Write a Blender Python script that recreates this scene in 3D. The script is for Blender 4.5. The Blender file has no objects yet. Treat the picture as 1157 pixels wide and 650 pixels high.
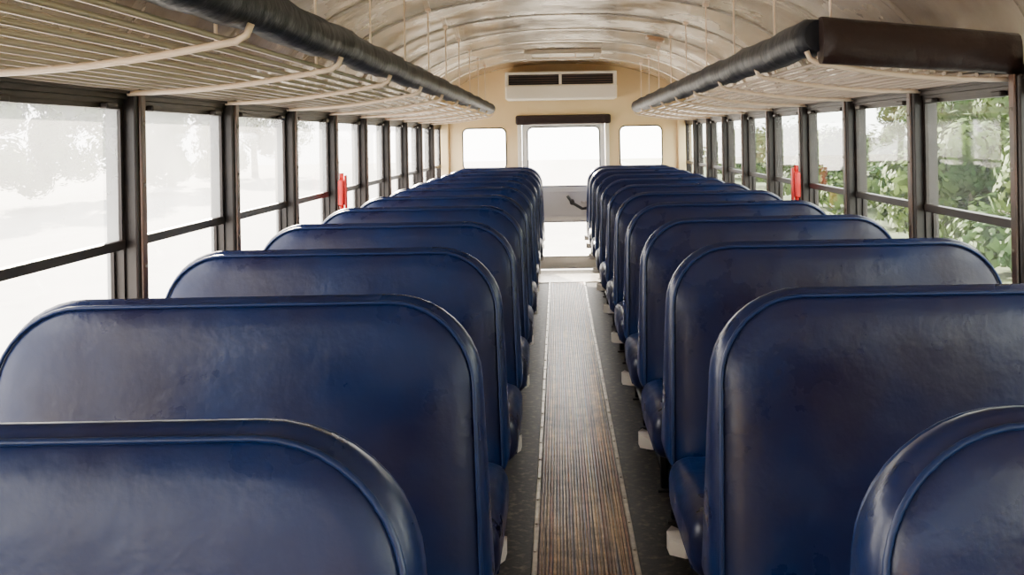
import bpy, bmesh, math, random
from mathutils import Vector, Matrix
random.seed(4)
S = bpy.context.scene
XL, XR = -1.05, 1.15
XC = 0.05
YF, YR = -1.85, 8.80
EYE = 1.2
PITCH = 0.71
PZ0 = 2.41

# ------------------------------------------------------------------ materials
def mat(name, col, rough=0.5, metal=0.0, noise=None, bump=None, coat=0.0, spec=0.5, rvar=None):
    m = bpy.data.materials.new(name); m.use_nodes = True
    nt = m.node_tree; b = nt.nodes['Principled BSDF']
    b.inputs['Base Color'].default_value = (*col, 1)
    b.inputs['Roughness'].default_value = rough
    b.inputs['Metallic'].default_value = metal
    b.inputs['Coat Weight'].default_value = coat
    b.inputs['Coat Roughness'].default_value = 0.25
    b.inputs['Specular IOR Level'].default_value = spec
    tc = nt.nodes.new('ShaderNodeTexCoord')
    if noise:
        sc, col2 = noise[0], noise[1]
        lo, hi = (noise[2], noise[3]) if len(noise) > 3 else (0.35, 0.65)
        n = nt.nodes.new('ShaderNodeTexNoise'); n.inputs['Scale'].default_value = sc
        n.inputs['Detail'].default_value = 6
        nt.links.new(tc.outputs['Object'], n.inputs['Vector'])
        r = nt.nodes.new('ShaderNodeValToRGB')
        r.color_ramp.elements[0].position = lo; r.color_ramp.elements[1].position = hi
        r.color_ramp.elements[0].color = (*col, 1); r.color_ramp.elements[1].color = (*col2, 1)
        nt.links.new(n.outputs['Fac'], r.inputs['Fac'])
        nt.links.new(r.outputs['Color'], b.inputs['Base Color'])
    if rvar:
        n3 = nt.nodes.new('ShaderNodeTexNoise'); n3.inputs['Scale'].default_value = rvar[0]; n3.inputs['Detail'].default_value = 7
        nt.links.new(tc.outputs['Object'], n3.inputs['Vector'])
        mr = nt.nodes.new('ShaderNodeMapRange'); mr.inputs['From Min'].default_value = 0.35; mr.inputs['From Max'].default_value = 0.65
        mr.inputs['To Min'].default_value = rvar[1]; mr.inputs['To Max'].default_value = rvar[2]
        nt.links.new(n3.outputs['Fac'], mr.inputs['Value']); nt.links.new(mr.outputs['Result'], b.inputs['Roughness'])
    if bump:
        prev = None
        bl = bump if isinstance(bump, list) else [bump]
        for bb in bl:
            n2 = nt.nodes.new('ShaderNodeTexNoise'); n2.inputs['Scale'].default_value = bb[0]
            n2.inputs['Detail'].default_value = 5
            nt.links.new(tc.outputs['Object'], n2.inputs['Vector'])
            bp = nt.nodes.new('ShaderNodeBump'); bp.inputs['Strength'].default_value = bb[1]
            bp.inputs['Distance'].default_value = bb[2] if len(bb) > 2 else 0.01
            nt.links.new(n2.outputs['Fac'], bp.inputs['Height'])
            if prev: nt.links.new(prev.outputs['Normal'], bp.inputs['Normal'])
            prev = bp
        nt.links.new(prev.outputs['Normal'], b.inputs['Normal'])
    return m

def glass_mat(name, haze, tint=(1, 1, 1)):
    m = bpy.data.materials.new(name); m.use_nodes = True
    nt = m.node_tree; nt.nodes.clear()
    out = nt.nodes.new('ShaderNodeOutputMaterial')
    tr = nt.nodes.new('ShaderNodeBsdfTransparent'); tr.inputs['Color'].default_value = (*tint, 1)
    tl = nt.nodes.new('ShaderNodeBsdfTranslucent'); tl.inputs['Color'].default_value = (0.95, 0.95, 0.93, 1)  # white translucent share, mixed in to give the panes sun glare
    gl = nt.nodes.new('ShaderNodeBsdfGlossy'); gl.inputs['Roughness'].default_value = 0.02
    tc = nt.nodes.new('ShaderNodeTexCoord')
    n = nt.nodes.new('ShaderNodeTexNoise'); n.inputs['Scale'].default_value = 3.0; n.inputs['Detail'].default_value = 8
    nt.links.new(tc.outputs['Object'], n.inputs['Vector'])
    mr = nt.nodes.new('ShaderNodeMapRange')
    mr.inputs['From Min'].default_value = 0.3; mr.inputs['From Max'].default_value = 0.7
    mr.inputs['To Min'].default_value = haze * 0.7; mr.inputs['To Max'].default_value = haze * 1.3
    nt.links.new(n.outputs['Fac'], mr.inputs['Value'])
    m1 = nt.nodes.new('ShaderNodeMixShader'); m2 = nt.nodes.new('ShaderNodeMixShader')
    nt.links.new(mr.outputs['Result'], m1.inputs['Fac'])
    nt.links.new(tr.outputs[0], m1.inputs[1]); nt.links.new(tl.outputs[0], m1.inputs[2])
    lw = nt.nodes.new('ShaderNodeLayerWeight'); lw.inputs['Blend'].default_value = 0.5
    pw = nt.nodes.new('ShaderNodeMath'); pw.operation = 'POWER'; pw.inputs[1].default_value = 4.5
    nt.links.new(lw.outputs['Facing'], pw.inputs[0])
    ma = nt.nodes.new('ShaderNodeMath'); ma.operation = 'MULTIPLY_ADD'; ma.inputs[1].default_value = 0.85; ma.inputs[2].default_value = 0.05
    nt.links.new(pw.outputs[0], ma.inputs[0])
    nt.links.new(ma.outputs[0], m2.inputs['Fac'])
    nt.links.new(m1.outputs[0], m2.inputs[1]); nt.links.new(gl.outputs[0], m2.inputs[2])
    nt.links.new(m2.outputs[0], out.inputs['Surface'])
    return m

VINYL = mat('blue_vinyl', (0.0022, 0.0120, 0.060), 0.34, noise=(3.2, (0.011, 0.0085, 0.026), 0.38, 0.64),
            bump=[(6, 0.35, 0.012), (70, 0.16, 0.003)], spec=0.30, rvar=(9, 0.24, 0.42))
PIPE = mat('blue_piping', (0.0028, 0.013, 0.062), 0.36, spec=0.35)
BLACK = mat('black_steel', (0.012, 0.012, 0.013), 0.45)
SUNLIT_BRACKET = mat('sunlit_bracket_steel', (0.78, 0.72, 0.64), 0.35, metal=0.3)  # bracket metal, whitened to look like sun on the cushion corners
BRONZE = mat('dark_bronze_frame', (0.014, 0.009, 0.008), 0.4, noise=(12, (0.030, 0.020, 0.016)), spec=0.4)
PILLARM = mat('brown_pillar_trim', (0.14, 0.068, 0.042), 0.38, noise=(9, (0.05, 0.030, 0.022)))
CEIL = mat('painted_ceiling_metal', (0.88, 0.79, 0.65), 0.2, metal=0.5, noise=(2.2, (0.60, 0.50, 0.38), 0.38, 0.62), bump=[(2.5, 0.55, 0.06)], rvar=(3.0, 0.10, 0.32))
CEILRIB = mat('ceiling_rib_metal', (0.78, 0.68, 0.54), 0.25, metal=0.5)
CREAM = mat('cream_paint', (0.92, 0.70, 0.38), 0.4, noise=(2.5, (0.84, 0.61, 0.31)))
DOORM = mat('door_grey_paint', (0.93, 0.90, 0.85), 0.4, noise=(3, (0.86, 0.83, 0.77)))
WALLM = mat('lower_wall_panel', (0.30, 0.28, 0.25), 0.45, noise=(4, (0.24, 0.22, 0.20)))
ACM = mat('ac_plastic', (0.90, 0.82, 0.68), 0.4)
WIRE = mat('rack_wire_paint', (0.52, 0.42, 0.34), 0.30, metal=0.2)
ROD = mat('rack_bracket_paint', (0.88, 0.68, 0.50), 0.35)
ROLL = mat('rack_padding_black', (0.009, 0.010, 0.015), 0.5, bump=(14, 0.5, 0.02), spec=0.25)
ROLLB = mat('rack_padding_brown', (0.024, 0.012, 0.010), 0.42, bump=(14, 0.5, 0.02), spec=0.3)
RED = mat('red_plastic', (0.65, 0.010, 0.010), 0.35)
ORANGE = mat('amber_plastic', (0.50, 0.30, 0.16), 0.4)
ALU = mat('aluminium_trim', (0.88, 0.82, 0.73), 0.30, metal=0.5, noise=(30, (0.55, 0.50, 0.43)))
FLOORM = mat('black_rubber_floor', (0.014, 0.012, 0.011), 0.45, noise=(38, (0.16, 0.12, 0.09), 0.52, 0.74), bump=(80, 0.3, 0.003), spec=0.35)
RUBBER = mat('rubber_gasket', (0.012, 0.012, 0.012), 0.5)
GLASSL = glass_mat('sun_haze_glass', 0.32)  # milky haze added so the left windows glare in the sun
GLASSR = glass_mat('tinted_glass', 0.02, (0.82, 0.89, 0.84))
GLASSB = glass_mat('rear_glass', 0.15)
GLASSF = glass_mat('windshield_glass', 0.02, (0.24, 0.28, 0.36))  # deep tint added to cut front light on the seat faces
LEAF = mat('leaf_green', (0.014, 0.045, 0.006), 0.7, noise=(0.9, (0.075, 0.11, 0.014)), spec=0.2)
BARK = mat('bark', (0.06, 0.045, 0.03), 0.9)
GRASS = mat('grass', (0.04, 0.07, 0.015), 0.9, noise=(0.6, (0.09, 0.11, 0.04)))
ASPH = mat('asphalt', (0.15, 0.15, 0.15), 0.9, noise=(2.0, (0.22, 0.22, 0.21)))

def runner_mat():
    m = bpy.data.materials.new('ribbed_runner'); m.use_nodes = True
    nt = m.node_tree; b = nt.nodes['Principled BSDF']
    b.inputs['Roughness'].default_value = 0.30
    tc = nt.nodes.new('ShaderNodeTexCoord')
    mp = nt.nodes.new('ShaderNodeMapping'); mp.inputs['Scale'].default_value = (62, 0.35, 0.01)
    nt.links.new(tc.outputs['Object'], mp.inputs['Vector'])
    n = nt.nodes.new('ShaderNodeTexNoise'); n.inputs['Scale'].default_value = 1.0; n.inputs['Detail'].default_value = 1.0
    nt.links.new(mp.outputs[0], n.inputs['Vector'])
    r = nt.nodes.new('ShaderNodeValToRGB'); e = r.color_ramp.elements
    e[0].position = 0.28; e[0].color = (0.06, 0.05, 0.05, 1)
    e[1].position = 0.74; e[1].color = (1.0, 0.82, 0.55, 1)
    for p, c in ((0.38, (0.60, 0.27, 0.14, 1)), (0.45, (0.20, 0.26, 0.42, 1)), (0.51, (0.95, 0.70, 0.42, 1)), (0.57, (0.15, 0.13, 0.13, 1)), (0.64, (0.78, 0.48, 0.27, 1))):
        k = e.new(p); k.color = c
    nt.links.new(n.outputs['Fac'], r.inputs['Fac'])
    n2 = nt.nodes.new('ShaderNodeTexNoise'); n2.inputs['Scale'].default_value = 18; n2.inputs['Detail'].default_value = 10
    n2.inputs['Roughness'].default_value = 0.7
    nt.links.new(tc.outputs['Object'], n2.inputs['Vector'])
    r2 = nt.nodes.new('ShaderNodeValToRGB'); r2.color_ramp.elements[0].position = 0.38; r2.color_ramp.elements[1].position = 0.62
    r2.color_ramp.elements[0].color = (0.5, 0.46, 0.44, 1); r2.color_ramp.elements[1].color = (1.15, 1.10, 1.05, 1)
    nt.links.new(n2.outputs['Fac'], r2.inputs['Fac'])
    mx = nt.nodes.new('ShaderNodeMixRGB'); mx.blend_type = 'MULTIPLY'; mx.inputs['Fac'].default_value = 1
    nt.links.new(r.outputs[0], mx.inputs[1]); nt.links.new(r2.outputs[0], mx.inputs[2])
    nt.links.new(mx.outputs[0], b.inputs['Base Color'])
    return m
RUN = runner_mat()

# ------------------------------------------------------------------ mesh helpers
def box(bm, x0, x1, y0, y1, z0, z1, mi=0, bev=0.0, seg=2):
    vs = [bm.verts.new((x, y, z)) for x in (x0, x1) for y in (y0, y1) for z in (z0, z1)]
    q = [(0, 1, 3, 2), (4, 6, 7, 5), (0, 4, 5, 1), (2, 3, 7, 6), (0, 2, 6, 4), (1, 5, 7, 3)]
    fs = []
    for a in q:
        f = bm.faces.new([vs[i] for i in a]); f.material_index = mi; fs.append(f)
    if bev > 0:
        es = list({e for f in fs for e in f.edges})
        r = bmesh.ops.bevel(bm, geom=es, offset=bev, segments=seg, profile=0.5, affect='EDGES')
        for f in r['faces']:
            f.material_index = mi
            f.smooth = seg > 2
    return fs

def tube(bm, pts, r, mi=0, seg=8, closed=False, ry=None):
    pts = [Vector(p) for p in pts]; n = len(pts); rings = []
    up0 = None
    for i, p in enumerate(pts):
        if closed:
            d = pts[(i + 1) % n] - pts[i - 1]
        else:
            d = pts[min(i + 1, n - 1)] - pts[max(i - 1, 0)]
        d.normalize()
        if up0 is None:
            up0 = Vector((0, 0, 1)) if abs(d.z) < 0.9 else Vector((0, 1, 0))
            u = d.cross(up0).normalized()
        else:
            u = (u - d * u.dot(d))
            if u.length < 1e-4: u = d.cross(Vector((1, 0.3, 0.2)))
            u.normalize()
        v = u.cross(d).normalized()
        rr = r[i] if isinstance(r, (list, tuple)) else r
        rings.append([bm.verts.new(p + u * math.cos(a) * rr + v * math.sin(a) * rr * (ry or 1))
                      for a in [2 * math.pi * k / seg for k in range(seg)]])
    m = n if closed else n - 1
    for i in range(m):
        A, B = rings[i], rings[(i + 1) % n]
        for k in range(seg):
            f = bm.faces.new((A[k], A[(k + 1) % seg], B[(k + 1) % seg], B[k])); f.smooth = True; f.material_index = mi
    if not closed:
        for R in (rings[0], rings[-1]):
            f = bm.faces.new(R); f.material_index = mi

def finish(bm, name, mats, loc=(0, 0, 0), parent=None):
    bmesh.ops.recalc_face_normals(bm, faces=bm.faces)
    me = bpy.data.meshes.new(name); bm.to_mesh(me); bm.free()
    for m in mats: me.materials.append(m)
    o = bpy.data.objects.new(name, me); o.location = loc
    S.collection.objects.link(o)
    if parent: o.parent = parent
    return o

def rrect(x0, x1, z0, z1, rt, rb, n=8):
    P = []
    for cx, cz, r, a0 in ((x1 - rt, z1 - rt, rt, 0), (x0 + rt, z1 - rt, rt, 90), (x0 + rb, z0 + rb, rb, 180), (x1 - rb, z0 + rb, rb, 270)):
        for k in range(n + 1):
            a = math.radians(a0 + 90 * k / n)
            P.append((cx + r * math.cos(a), cz + r * math.sin(a)))
    return P

# ------------------------------------------------------------------ seat mesh
SW = 0.80; ST = 0.940; SB = 0.40
def seat_mesh(name, tab):
    bm = bmesh.new()
    def yf(z): return -(ST - z) * 0.13
    def yb(z): return 0.055 + (ST - z) * 0.14
    def widen(x, z):
        t = max(0, (ST - z) / (ST - SB))
        return x - 0.018 * t * (1 - x / SW)
    def ring(inset, fy):
        P = rrect(inset, SW - inset, SB + inset, ST - inset, max(0.145 - inset, 0.02), max(0.05 - inset, 0.01), 10)
        return [(widen(x, z), fy(z), z) for x, z in P]
    L = [ring(0.16, lambda z: yf(z) - 0.008), ring(0.09, lambda z: yf(z) - 0.007), ring(0.045, lambda z: yf(z) - 0.004),
         ring(0.020, lambda z: yf(z)+0.001), ring(0.011, lambda z: yf(z) + 0.007), ring(0.003, lambda z: yf(z) + 0.016),
         ring(-0.002, lambda z: yf(z) * 0.6 + yb(z) * 0.4), ring(0.0, lambda z: yb(z) - 0.02),
         ring(0.010, lambda z: yb(z) - 0.006), ring(0.03, lambda z: yb(z)), ring(0.09, lambda z: yb(z) + 0.004)]
    R = [[bm.verts.new(p) for p in l] for l in L]
    n = len(R[0])
    for a, b in zip(R[:-1], R[1:]):
        for i in range(n):
            f = bm.faces.new((a[i], a[(i + 1) % n], b[(i + 1) % n], b[i])); f.smooth = True
    f = bm.faces.new(R[0]); f.smooth = True
    f = bm.faces.new(R[-1]); f.smooth = True
    tube(bm, [(x, y - 0.001, z) for x, y, z in ring(0.009, lambda z: yf(z) + 0.004)], 0.0036, 1, 8, True)
    tube(bm, [(x, y, z) for x, y, z in ring(0.007, lambda z: yb(z) - 0.008)], 0.0036, 1, 8, True)
    # cushion
    box(bm, -0.022, SW - 0.01, -0.47, -0.06, 0.335, 0.465, 0, 0.045, 5)
    tube(bm, [(-0.016, -0.43, 0.362), (-0.016, -0.1, 0.362)], 0.004, 1)
    # under-frame + legs
    box(bm, 0.03, SW - 0.02, -0.44, -0.40, 0.305, 0.34, 2)
    box(bm, 0.03, SW - 0.02, -0.10, -0.06, 0.305, 0.34, 2)
    box(bm, 0.05, 0.08, -0.44, -0.06, 0.308, 0.338, 2)
    for yy0, yy1 in ((-0.40, -0.44), (-0.08, 0.0)):
        tube(bm, [(0.085, yy0, 0.32), (0.085, yy1, 0.004)], 0.014, 2)
        tube(bm, [(SW - 0.06, yy0, 0.32), (SW - 0.06, yy1, 0.004)], 0.014, 2)
        box(bm, 0.06, 0.11, yy1 - 0.03, yy1 + 0.03, 0.002, 0.010, 2)
    tube(bm, [(0.085, -0.435, 0.05), (0.085, -0.01, 0.05)], 0.010, 2)
    # aisle-side hinge bracket; its whitish plate stands in for sunlit cushion corners
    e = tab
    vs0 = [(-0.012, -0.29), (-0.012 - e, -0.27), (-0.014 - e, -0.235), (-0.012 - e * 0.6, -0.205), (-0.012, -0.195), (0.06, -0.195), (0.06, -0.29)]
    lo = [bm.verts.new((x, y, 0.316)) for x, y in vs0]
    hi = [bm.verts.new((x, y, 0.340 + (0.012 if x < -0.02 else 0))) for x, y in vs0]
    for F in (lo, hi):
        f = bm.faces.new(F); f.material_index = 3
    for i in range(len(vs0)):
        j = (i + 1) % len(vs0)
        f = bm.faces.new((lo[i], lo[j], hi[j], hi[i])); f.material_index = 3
    bmesh.ops.recalc_face_normals(bm, faces=bm.faces)
    me = bpy.data.meshes.new(name); bm.to_mesh(me); bm.free()
    for m in (VINYL, PIPE, BLACK, SUNLIT_BRACKET): me.materials.append(m)
    return me
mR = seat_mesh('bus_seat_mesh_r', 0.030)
mL = seat_mesh('bus_seat_mesh_l', 0.010)
for v in mL.vertices: v.co.x = -v.co.x
mL.flip_normals()
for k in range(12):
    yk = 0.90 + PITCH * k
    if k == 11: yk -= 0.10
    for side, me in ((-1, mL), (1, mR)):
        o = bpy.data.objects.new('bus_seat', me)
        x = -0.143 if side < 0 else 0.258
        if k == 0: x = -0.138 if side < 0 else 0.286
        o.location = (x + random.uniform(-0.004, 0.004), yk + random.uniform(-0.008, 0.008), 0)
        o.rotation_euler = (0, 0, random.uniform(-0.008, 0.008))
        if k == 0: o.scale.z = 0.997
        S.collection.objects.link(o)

# ------------------------------------------------------------------ ceiling
def cz(x):
    u = min(1, abs(x - XC) / 1.16)
    return 1.33 + 0.53 * (1 - u ** 2.5) ** 0.5
def arc(n=48, off=0.0):
    P = []
    for i in range(n + 1):
        a = math.pi * i / n
        x = XC - 1.16 * math.cos(a) * (1.0)
        P.append((x, cz(x) - off))
    return P
bm = bmesh.new()
A = arc(64)
inner = [[bm.verts.new((x, y, z)) for x, z in A] for y in (YF, YR)]
outer = [[bm.verts.new((XC + (x - XC) * 1.03, y, z + 0.04)) for x, z in A] for y in (YF, YR)]
for i in range(len(A) - 1):
    for lay in (inner, outer):
        f = bm.faces.new((lay[0][i], lay[0][i + 1], lay[1][i + 1], lay[1][i])); f.smooth = True
    for j in (0, 1):
        bm.faces.new((inner[j][i], inner[j][i + 1], outer[j][i + 1], outer[j][i]))
for e in (0, -1):
    bm.faces.new((inner[0][e], inner[1][e], outer[1][e], outer[0][e]))
k = -6
while True:
    y = PZ0 + PITCH * k; k += 1
    if y < YF + 0.1: continue
    if y > YR - 0.05: break
    prof = [(-0.026, 0.0005), (-0.022, 0.004), (-0.008, 0.005), (0.0, 0.007), (0.008, 0.005), (0.022, 0.004), (0.026, 0.0005)]
    B = arc(40)[1:-1]
    R = [[bm.verts.new((XC + (x - XC) * (1 - d * 0.6), y + dy, z - d)) for dy, d in prof] for x, z in B]
    for a, b in zip(R[:-1], R[1:]):
        for i in range(len(prof) - 1):
            f = bm.faces.new((a[i], a[i + 1], b[i + 1], b[i])); f.material_index = 1; f.smooth = True
    for j in range(3, 38, 1):
        x, z = B[j]
        for dy in (-0.015, 0.015):
            bmesh.ops.create_cone(bm, cap_ends=True, segments=6, radius1=0.0045, radius2=0.002, depth=0.004,
                                  matrix=Matrix.Translation((x, y + dy, z - 0.0065)) @ Matrix.Rotation(math.pi, 4, 'X'))
finish(bm, 'ceiling', [CEIL, CEILRIB])

# roof hatch
bm = bmesh.new()
hx0, hx1, hy0, hy1 = -0.24, 0.34, 7.25, 7.85
hz = cz(hx0) - 0.012
for a in ((hx0, hx1, hy0, hy0 + 0.05), (hx0, hx1, hy1 - 0.05, hy1), (hx0, hx0 + 0.05, hy0 + 0.05, hy1 - 0.05), (hx1 - 0.05, hx1, hy0 + 0.05, hy1 - 0.05)):
    box(bm, *a, hz - 0.02, 1.858, 0, 0.006)
box(bm, hx0 + 0.05, hx1 - 0.05, hy0 + 0.05, hy1 - 0.05, hz, hz + 0.01, 1)
tube(bm, [(-0.05, 7.5, hz), (-0.05, 7.5, hz - 0.03), (0.15, 7.5, hz - 0.03), (0.15, 7.5, hz)], 0.006, 2)
finish(bm, 'roof_hatch', [CEILRIB, ACM, ROD])

# ceiling speaker plate
for (sx, sy) in ((0.62, 6.1),):
    bm = bmesh.new()
    z = cz(sx)
    box(bm, -0.055, 0.055, -0.06, 0.06, -0.018, 0.0, 0, 0.006)
    for i in range(5):
        box(bm, -0.04, 0.04, -0.05 + i * 0.022, -0.046 + i * 0.022, -0.021, -0.017, 0)
    o = finish(bm, 'ceiling_speaker', [ORANGE, BLACK], (sx, sy, z + 0.002))
    sl = (cz(sx + 0.03) - cz(sx - 0.03)) / 0.06
    o.rotation_euler = (0, -math.atan(sl), 0)

# ------------------------------------------------------------------ floor
bm = bmesh.new(); box(bm, XL - 0.06, XR + 0.06, YF, YR, -0.06, 0.0); finish(bm, 'floor', [FLOORM])
bm = bmesh.new()
r0, r1 = -0.075, 0.190
nr = 26; w = (r1 - r0) / nr
prof = []
for i in range(nr):
    x = r0 + i * w
    prof += [(x, 0.004), (x + w * 0.25, 0.009), (x + w * 0.7, 0.009), (x + w * 0.9, 0.004)]
prof.append((r1, 0.004))
va = [bm.verts.new((x, -1.3, z)) for x, z in prof]; vb = [bm.verts.new((x, 8.0, z)) for x, z in prof]
for i in range(len(prof) - 1):
    bm.faces.new((va[i], va[i + 1], vb[i + 1], vb[i]))
finish(bm, 'aisle_runner', [RUN])
bm = bmesh.new()
for x in (r0 - 0.018, r1 + 0.002):
    box(bm, x, x + 0.016, -1.3, 8.0, 0.0, 0.011, 0, 0.003)
    y = -1.2
    while y < 8:
        bmesh.ops.create_cone(bm, cap_ends=True, segments=8, radius1=0.005, radius2=0.003, depth=0.004, matrix=Matrix.Translation((x + 0.008, y, 0.013)))
        y += 0.2
box(bm, r0 - 0.018, r1 + 0.018, 8.0, 8.03, 0, 0.012, 0, 0.003)
box(bm, -0.30, 0.41, 8.03, 8.74, 0.0, 0.007, 0, 0.002)
finish(bm, 'trim_1', [ALU])

# ------------------------------------------------------------------ side walls
SILL, GTOP, RAIL = 0.62, 1.306, 0.957
def bays():
    k = -6; out = []
    while PZ0 + PITCH * k < YR + 0.01:
        if PZ0 + PITCH * k >= YF - 0.2: out.append(PZ0 + PITCH * k)
        k += 1
    return out
PB = bays()
for side in (-1, 1):
    def X(d):  # d>0 is outward
        return (XL - d) if side < 0 else (XR + d)
    def bx(bm, d0, d1, y0, y1, z0, z1, mi=0, bev=0, seg=2):
        a, b = sorted((X(d0), X(d1))); box(bm, a, b, y0, y1, z0, z1, mi, bev, seg)
    bm = bmesh.new()
    bx(bm, 0.0, 0.07, YF, YR, 0.0, SILL, 0)
    bx(bm, -0.02, 0.07, YF, YR, SILL - 0.02, SILL, 1, 0.004)
    bx(bm, -0.0, 0.07, YF, YR, GTOP + 0.005, 1.36, 1)
    bx(bm, -0.012, 0.0, YF, YR, GTOP + 0.018, GTOP + 0.03, 1)
    for y in PB:
        y0, y1 = max(YF, y - 0.026), min(YR, y + 0.026)
        if y1 <= y0: continue
        bx(bm, -0.022, 0.035, y0, y1, SILL, GTOP + 0.03, 1, 0.006)
        bx(bm, -0.029, -0.022, y0 + 0.012, y1 - 0.012, SILL, GTOP + 0.03, 2, 0.002)
        for zz in (0.68, 0.9, 1.1, 1.25):
            bmesh.ops.create_uvsphere(bm, u_segments=6, v_segments=4, radius=0.005, matrix=Matrix.Translation((X(-0.029), y, zz)))
    finish(bm, 'wall_left' if side < 0 else 'wall_right', [WALLM, BRONZE, PILLARM])
    bm = bmesh.new(); bx(bm, -0.02, 0.0, YF + 0.01, YR - 0.01, 0.30, 0.335, 0, 0.004)
    finish(bm, 'trim_2' if side < 0 else 'trim_3', [ALU])

def pane(bm, x, y0, y1, z0, z1, mi):
    f = bm.faces.new([bm.verts.new(p) for p in ((x, y0, z0), (x, y1, z0), (x, y1, z1), (x, y0, z1))]); f.material_index = mi
wi = 1
for side in (-1, 1):
    def X(d): return (XL - d) if side < 0 else (XR + d)
    def bx(bm, d0, d1, y0, y1, z0, z1, mi=0, bev=0, seg=2):
        a, b = sorted((X(d0), X(d1))); box(bm, a, b, y0, y1, z0, z1, mi, bev, seg)
    ed = [YF] + PB if PB[0] > YF + 0.1 else PB
    for a, b in zip(ed[:-1], ed[1:]):
        y0, y1 = max(a, YF) + 0.027, min(b, YR) - 0.027
        if y1 - y0 < 0.15: continue
        bm = bmesh.new()
        z0, z1 = SILL + 0.001, GTOP + 0.004
        bx(bm, 0.01, 0.05, y0, y0 + 0.008, z0, z1); bx(bm, 0.01, 0.05, y1 - 0.008, y1, z0, z1)
        bx(bm, 0.005, 0.05, y0 + 0.008, y1 - 0.008, z0, z0 + 0.02)
        bx(bm, 0.005, 0.05, y0 + 0.008, y1 - 0.008, z1 - 0.012, z1)
        u0, u1 = RAIL - 0.012, z1 - 0.012
        bx(bm, 0.008, 0.024, y0 + 0.008, y0 + 0.02, u0, u1); bx(bm, 0.008, 0.024, y1 - 0.02, y1 - 0.008, u0, u1)
        bx(bm, 0.004, 0.026, y0 + 0.008, y1 - 0.008, u0, RAIL + 0.012, 0, 0.003)
        bx(bm, 0.008, 0.024, y0 + 0.02, y1 - 0.02, u1 - 0.012, u1)
        for yy in (y0 + 0.10, y1 - 0.10):
            bx(bm, -0.012, 0.008, yy - 0.028, yy + 0.028, u1 - 0.014, u1 + 0.002, 0, 0.004)
        bx(bm, 0.030, 0.046, y0 + 0.008, y0 + 0.018, z0 + 0.02, RAIL); bx(bm, 0.030, 0.046, y1 - 0.018, y1 - 0.008, z0 + 0.02, RAIL)
        pane(bm, X(0.016), y0 + 0.02, y1 - 0.02, RAIL + 0.012, u1 - 0.012, 1)
        pane(bm, X(0.038), y0 + 0.018, y1 - 0.018, z0 + 0.02, RAIL - 0.012, 1)
        finish(bm, 'window_%d' % wi, [BRONZE, GLASSL if side < 0 else GLASSR]); wi += 1

# emergency window handles (red)
for side in (-1, 1):
    bm = bmesh.new()
    x = XL + 0.030 if side < 0 else XR - 0.030
    s = -side
    a, b = sorted((x, x + s * 0.026))
    box(bm, a, b, 4.51, 4.57, 0.90, 1.02, 0, 0.008, 3)
    a, b = sorted((x + s * 0.026, x + s * 0.036))
    box(bm, a, b, 4.525, 4.555, 0.88, 1.04, 0, 0.004, 3)
    tube(bm, [(x + s * 0.012, 4.54, 1.015), (x + s * 0.012, 4.54, 1.05)], 0.010, 0)
    tube(bm, [(x + s * 0.012, 4.54, 0.905), (x + s * 0.012, 4.54, 0.85)], 0.010, 0)
    finish(bm, 'emergency_window_handle', [RED])

# ------------------------------------------------------------------ rear wall with openings
def panel(bm, xs, zs, holes, y0, y1, mi=0):
    for i in range(len(xs) - 1):
        for j in range(len(zs) - 1):
            cx, cz_ = (xs[i] + xs[i + 1]) / 2, (zs[j] + zs[j + 1]) / 2
            if any(h[0] < cx < h[1] and h[2] < cz_ < h[3] for h in holes): continue
            box(bm, xs[i], xs[i + 1], y0, y1, zs[j], zs[j + 1], mi)
def topcap(bm, y0, y1, zb, mi=0):
    P = [(x, z) for x, z in arc(48, 0.0) if z > zb]
    fr = [bm.verts.new((x, y0, z + 0.004)) for x, z in P] + [bm.verts.new((P[-1][0], y0, zb)), bm.verts.new((P[0][0], y0, zb))]
    bk = [bm.verts.new((v.co.x, y1, v.co.z)) for v in fr]
    for L in (fr, bk):
        f = bm.faces.new(L); f.material_index = mi
    for i in range(len(fr)):
        j = (i + 1) % len(fr)
        f = bm.faces.new((fr[i], fr[j], bk[j], bk[i])); f.material_index = mi
W1 = (-0.87, -0.45, 0.90, 1.305); W2 = (0.545, 0.955, 0.90, 1.305)
DR = (-0.325, 0.430, 0.0, 1.335)
bm = bmesh.new()
panel(bm, [XL - 0.06, W1[0], W1[1], DR[0], DR[1], W2[0], W2[1], XR + 0.06], [0, 0.90, 1.305, 1.335], [W1, W2, DR], YR, YR + 0.06)
topcap(bm, YR, YR + 0.06, 1.335)
box(bm, XL, XL + 0.07, YR - 0.05, YR, 0, 1.36, 0, 0.01)
box(bm, XR - 0.07, XR, YR - 0.05, YR, 0, 1.36, 0, 0.01)
finish(bm, 'wall_rear', [CREAM])

def framed_window(bm, x0, x1, z0, z1, y, r, fm, gm, gask, wid=0.02, gr=0.006):
    inn = rrect(x0 + wid, x1 - wid, z0 + wid, z1 - wid, r, r, 6)
    n = len(inn)
    out2 = rrect(x0, x1, z0, z1, 0.004, 0.004, 6)
    vi = [bm.verts.new((p[0], y, p[1])) for p in inn]; vo = [bm.verts.new((p[0], y, p[1])) for p in out2]
    vi2 = [bm.verts.new((p[0], y + 0.05, p[1])) for p in inn]
    for i in range(n):
        j = (i + 1) % n
        f = bm.faces.new((vi[i], vi[j], vo[j], vo[i])); f.material_index = fm
        f = bm.faces.new((vi[i], vi[j], vi2[j], vi2[i])); f.material_index = fm
    tube(bm, [(p[0], y - 0.002, p[1]) for p in inn], gr, gask, 6, True)
    f = bm.faces.new([bm.verts.new((p[0], y + 0.03, p[1])) for p in inn]); f.material_index = gm

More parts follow.
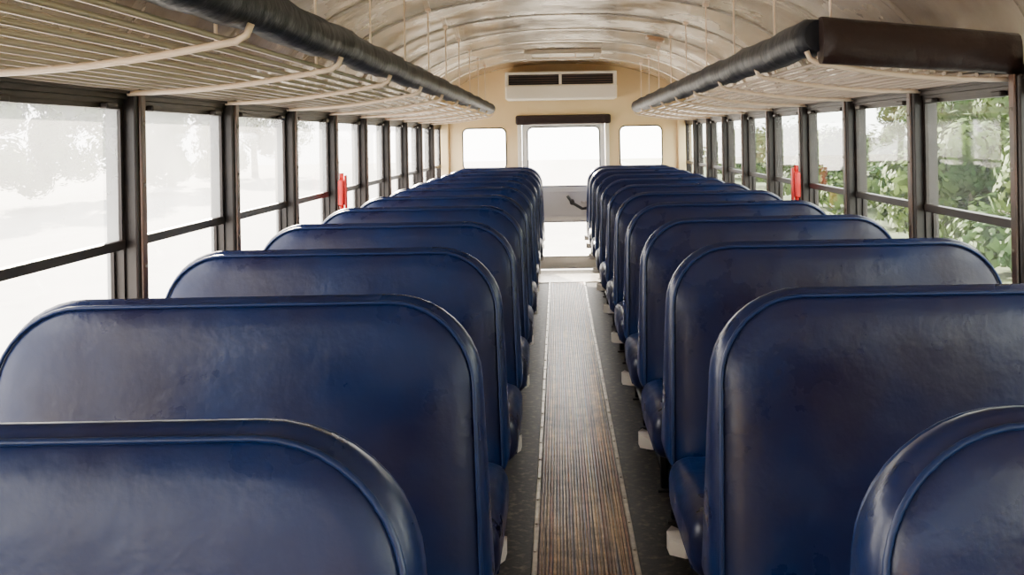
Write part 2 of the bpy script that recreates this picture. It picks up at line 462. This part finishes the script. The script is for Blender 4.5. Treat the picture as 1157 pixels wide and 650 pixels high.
for W in (W1, W2):
    bm = bmesh.new()
    framed_window(bm, W[0] - 0.005, W[1] + 0.005, W[2] - 0.005, W[3] + 0.005, YR - 0.004, 0.05, 0, 1, 2)
    finish(bm, 'window_%d' % wi, [CREAM, GLASSB, RUBBER]); wi += 1

# door
bm = bmesh.new()
d0, d1 = DR[0] + 0.006, DR[1] - 0.006
DW = (-0.285, 0.390, 0.745, 1.305); DW2 = (-0.20, 0.300, 0.11, 0.45)
panel(bm, [d0, DW[0], DW2[0], DW2[1], DW[1], d1], [0.012, 0.11, 0.45, 0.745, 1.305, 1.33], [DW, DW2], YR + 0.0, YR + 0.045)
framed_window(bm, DW[0] - 0.004, DW[1] + 0.004, DW[2] - 0.004, DW[3] + 0.004, YR - 0.004, 0.05, 0, 1, 2, 0.018, 0.005)
framed_window(bm, DW2[0] - 0.004, DW2[1] + 0.004, DW2[2] - 0.004, DW2[3] + 0.004, YR - 0.004, 0.04, 0, 1, 2, 0.018, 0.004)
box(bm, d0 + 0.04, d1 - 0.04, YR - 0.008, YR, 0.70, 0.715, 0, 0.002)
box(bm, d0 + 0.04, d1 - 0.04, YR - 0.008, YR, 0.475, 0.49, 0, 0.002)
tube(bm, [(0.08, YR - 0.04, 0.67), (0.12, YR - 0.06, 0.61), (0.21, YR - 0.06, 0.555), (0.25, YR - 0.05, 0.56)], 0.014, 2)
tube(bm, [(0.12, YR - 0.0, 0.62), (0.12, YR - 0.065, 0.61)], 0.022, 2)
box(bm, 0.20, 0.34, YR - 0.03, YR, 0.60, 0.625, 3, 0.006)
finish(bm, 'door_1', [DOORM, GLASSB, RUBBER, ALU])
bm = bmesh.new()   # door jamb trim
box(bm, DR[0] - 0.035, DR[0], YR - 0.02, YR, 0, 1.335, 0, 0.005)
box(bm, DR[1], DR[1] + 0.035, YR - 0.02, YR, 0, 1.335, 0, 0.005)
finish(bm, 'trim_4', [ACM])
bm = bmesh.new()   # header pad
box(bm, DR[0] - 0.05, DR[1] + 0.05, YR - 0.07, YR - 0.001, 1.315, 1.40, 0, 0.02, 4)
finish(bm, 'door_header_pad', [ROLLB])

# AC unit
bm = bmesh.new()
ax0, ax1, ay0, ay1 = -0.45, 0.525, 8.50, YR - 0.001
box(bm, ax0, ax1, ay0, ay1, 1.53, 1.66, 0, 0.018, 4)
box(bm, ax0 + 0.01, ax1 - 0.01, ay0 + 0.05, ay1, 1.66, 1.755, 2)
box(bm, ax0, ax1, ay0 + 0.01, ay1, 1.750, 1.775, 0, 0.008, 3)
box(bm, ax0, ax0 + 0.03, ay0 + 0.01, ay1, 1.655, 1.755, 0, 0.006)
box(bm, ax1 - 0.03, ax1, ay0 + 0.01, ay1, 1.655, 1.755, 0, 0.006)
box(bm, 0.02, 0.045, ay0 + 0.02, ay1, 1.655, 1.755, 0, 0.004)
for i in range(4):
    box(bm, ax0 + 0.03, ax1 - 0.03, ay0 + 0.03, ay0 + 0.045, 1.675 + i * 0.021, 1.680 + i * 0.021, 3)
for i in range(3):
    box(bm, ax0 + 0.06, ax1 - 0.06, ay0 - 0.003, ay0 + 0.004, 1.555 + i * 0.03, 1.558 + i * 0.03, 0)
finish(bm, 'air_conditioner', [ACM, ALU, BLACK, PILLARM])

# ------------------------------------------------------------------ front wall w/ windshield
bm = bmesh.new()
WS = (-0.92, 1.02, 0.75, 1.335)
panel(bm, [XL - 0.06, WS[0], XC - 0.03, XC + 0.03, WS[1], XR + 0.06], [0, 0.75, 1.335], [(WS[0], XC - 0.03, .75, 1.335), (XC + 0.03, WS[1], .75, 1.335)], YF - 0.06, YF)
topcap(bm, YF - 0.06, YF, 1.335)
finish(bm, 'wall_front', [CREAM])
bm = bmesh.new()
for a, b in ((WS[0], XC - 0.03), (XC + 0.03, WS[1])):
    f = bm.faces.new([bm.verts.new(p) for p in ((a, YF - 0.03, .75), (b, YF - 0.03, .75), (b, YF - 0.03, 1.335), (a, YF - 0.03, 1.335))]); f.material_index = 1
    tube(bm, [(a + .01, YF - 0.03, .76), (b - .01, YF - 0.03, .76), (b - .01, YF - 0.03, 1.325), (a + .01, YF - 0.03, 1.325)], 0.01, 0, 6, True)
finish(bm, 'window_%d' % wi, [RUBBER, GLASSF]); wi += 1

# ------------------------------------------------------------------ luggage racks
def rack(side, y_start, y_end, rollmat):
    xe = -0.55 if side < 0 else 0.655
    xw = (XL + 0.004) if side < 0 else (XR - 0.004)
    s = 1 if side < 0 else -1        # towards aisle
    bm = bmesh.new()
    zE, zW = 1.375, 1.325
    def zz(x): t = (x - xw) / (xe - xw); return zW + (zE - zW) * t - 0.012 * math.sin(math.pi * t)
    nw = 12
    for i in range(nw):
        x = xw + (xe - xw) * (i + 0.35) / nw
        tube(bm, [(x, y_start + 0.01, zz(x) + 0.010), (x, y_end, zz(x) + 0.010)], 0.0056, 0, 6)
    k = -3
    bys = []
    while True:
        y = 1.68 + 0.70 * k; k += 1
        if y < y_start + 0.03: continue
        if y > y_end - 0.02: break
        bys.append(y)
    if bys[0] - y_start > 0.15: bys = [y_start + 0.02] + bys
    for y in bys:
        pts = [(xw, y, zz(xw))]
        for i in range(1, 9):
            x = xw + (xe - xw) * i / 8
            pts.append((x, y, zz(x)))
        pts += [(xe + s * 0.018, y, zE + 0.010), (xe + s * 0.026, y, zE + 0.03)]
        tube(bm, pts, 0.0068, 1, 8)
        xh = xe - s * 0.035
        tube(bm, [(xh, y, zE + 0.0), (xh, y, cz(xh) - 0.001)], 0.0033, 1, 6)
        box(bm, xh - 0.012, xh + 0.012, y - 0.02, y + 0.02, cz(xh) - 0.010, cz(xh) + 0.002, 1)
    n = int((y_end - y_start) / 0.10)
    pts = []; rr = []
    br = 0.041 if side < 0 else 0.045
    for i in range(n + 1):
        y = y_start + (y_end - y_start) * i / n
        pts.append((xe + 0.002 * math.sin(i * 1.7), y, 1.442 + 0.003 * math.sin(i * 0.9)))
        rr.append(br + 0.002 * math.sin(i * 2.3))
    rr[0] *= 0.8; rr[-1] *= 0.8
    tube(bm, pts, rr, 2, 14, ry=1.1)
    if side > 0:
        m = 12
        rings = []
        for i in range(m + 1):
            t = i / m
            x = xe + (xw - 0.006 - xe) * t
            zlo = 1.370 - 0.035 * t; zhi = 1.487 - 0.05 * t
            zc_ = (zlo + zhi) / 2; hh = (zhi - zlo) / 2
            rings.append([bm.verts.new((x, y_start - 0.012 + 0.035 * math.copysign(abs(math.cos(a)) ** 0.7, math.cos(a)), zc_ + hh * math.copysign(abs(math.sin(a)) ** 0.7, math.sin(a))))
                          for a in [2 * math.pi * q / 14 for q in range(14)]])
        for a, b in zip(rings[:-1], rings[1:]):
            for q in range(14):
                f = bm.faces.new((a[q], a[(q + 1) % 14], b[(q + 1) % 14], b[q])); f.smooth = True; f.material_index = 3
        for r in (rings[0], rings[-1]):
            f = bm.faces.new(r); f.material_index = 3
    finish(bm, 'luggage_rack', [WIRE, ROD, rollmat, ROLLB])
rack(-1, 0.2, 8.15, ROLL)
rack(1, 2.43, 8.15, ROLL)

# ------------------------------------------------------------------ outside
bm = bmesh.new(); box(bm, -60, 60, -40, 90, -1.0, -0.9); finish(bm, 'ground', [ASPH])
bm = bmesh.new(); box(bm, 5.5, 59, -40, 89, -0.9, -0.87); finish(bm, 'grass_verge', [GRASS])
def tree_mesh(seed, h, rad, nl, low=0.12, name='tree'):
    rnd = random.Random(seed); bm = bmesh.new()
    tube(bm, [(0, 0, 0.01), (0.0, 0.0, 0.1), (0.05, 0.03, h * 0.35), (0.0, 0.1, h * 0.7)], [0.17, 0.16, 0.12, 0.05], 1, 8)
    for b in range(7):
        a = b * 2.4; z0 = h * (0.25 + 0.05 * b)
        tube(bm, [(0, 0, z0), (math.cos(a) * rad * 0.5, math.sin(a) * rad * 0.5, z0 + h * 0.15), (math.cos(a) * rad * 0.8, math.sin(a) * rad * 0.8, z0 + h * 0.22)], [0.06, 0.04, 0.015], 1, 6)
    cl = []
    for i in range(40):
        a = rnd.uniform(0, 6.28); rr = rad * math.sqrt(rnd.random()); z = rnd.uniform(low, 0.95) * h
        rr *= math.sin(min(1, z / h + 0.15) * math.pi) * 0.6 + 0.5
        cl.append((Vector((math.cos(a) * rr, math.sin(a) * rr, z)), rnd.uniform(0.45, 0.85)))
    for i in range(nl):
        c, r = rnd.choice(cl)
        d = Vector((rnd.gauss(0, 1), rnd.gauss(0, 1), rnd.gauss(0, 1))).normalized() * r * rnd.uniform(0.5, 1)
        p = c + d; s = rnd.uniform(0.05, 0.11)
        if p.z < 0.2: continue
        u = Vector((rnd.gauss(0, 1), rnd.gauss(0, 1), rnd.gauss(0, 1))).normalized(); v = u.cross(d).normalized()
        u = v.cross(d).normalized()
        bm.faces.new([bm.verts.new(q) for q in (p - u * s, p - v * s * 0.55, p + u * s, p + v * s * 0.55)])
    me = bpy.data.meshes.new(name)
    bm.to_mesh(me); bm.free(); me.materials.append(LEAF); me.materials.append(BARK)
    return me
T = [tree_mesh(s, 5.0, 2.0, 20000) for s in (1, 2)]
BU = tree_mesh(7, 1.9, 1.5, 9000, 0.1, 'bush')
trees = ((11.5, 17, 1.0), (11.8, 20.5, 1.1), (12, 24.5, 1.0), (13, 29, 1.15), (15, 18.5, 1.3), (16, 23.5, 1.3), (13.2, 34, 1.0), (17.5, 31, 1.4),
         (11.5, 12, 0.95), (12, 7.5, 1.0), (12, 2, 1.1), (-19, 6, 1.1), (-18, 14, 1.1), (-18, 22, 1.1), (-19, 32, 1.3), (-18, 40, 1.2), (-19, 48, 1.3), (-18, 58, 1.3))
for i, (x, y, s) in enumerate(trees):
    o = bpy.data.objects.new('tree', T[i % 2]); o.location = (x, y, -0.87 if x > 0 else -0.9); o.scale = (s, s, s); o.rotation_euler = (0, 0, i * 1.3)
    S.collection.objects.link(o)
for i, (x, y, s) in enumerate(((7.2, 13.5, 0.9), (7.4, 17.5, 1.0), (7.6, 21.5, 0.9), (8.0, 26, 1.0), (8.3, 31, 1.0), (8.6, 38, 1.1), (8.6, 45, 1.1))):
    o = bpy.data.objects.new('bush', BU); o.location = (x, y, -0.87); o.scale = (s, s, s); o.rotation_euler = (0, 0, i * 1.9)
    S.collection.objects.link(o)

# ------------------------------------------------------------------ light
w = bpy.data.worlds.new('sky'); S.world = w; w.use_nodes = True
nt = w.node_tree; bg = nt.nodes['Background']
bg.inputs['Color'].default_value = (1.0, 0.97, 0.93, 1); bg.inputs['Strength'].default_value = 13.0
sl = bpy.data.lights.new('sun', 'SUN'); sl.energy = 75; sl.angle = 0.012; sl.color = (1.0, 0.87, 0.70)
so = bpy.data.objects.new('sun', sl); S.collection.objects.link(so)
so.rotation_euler = Vector((0.34, -0.88, -0.36)).to_track_quat('-Z', 'Y').to_euler()
so.location = (-6, 14, 6)

# ------------------------------------------------------------------ camera
cd = bpy.data.cameras.new('camera'); co = bpy.data.objects.new('camera', cd); S.collection.objects.link(co)
cd.sensor_width = 36; cd.lens = 1103 / 1157 * 36
cd.shift_x = -(630 - 578.5) / 1157; cd.shift_y = -170 / 1157
cd.clip_start = 0.02
M = Matrix.Translation((0, 0, EYE)) @ Matrix.Rotation(math.radians(90), 4, 'X') @ Matrix.Rotation(math.radians(-1.0), 4, 'Z')
co.matrix_world = M
S.camera = co
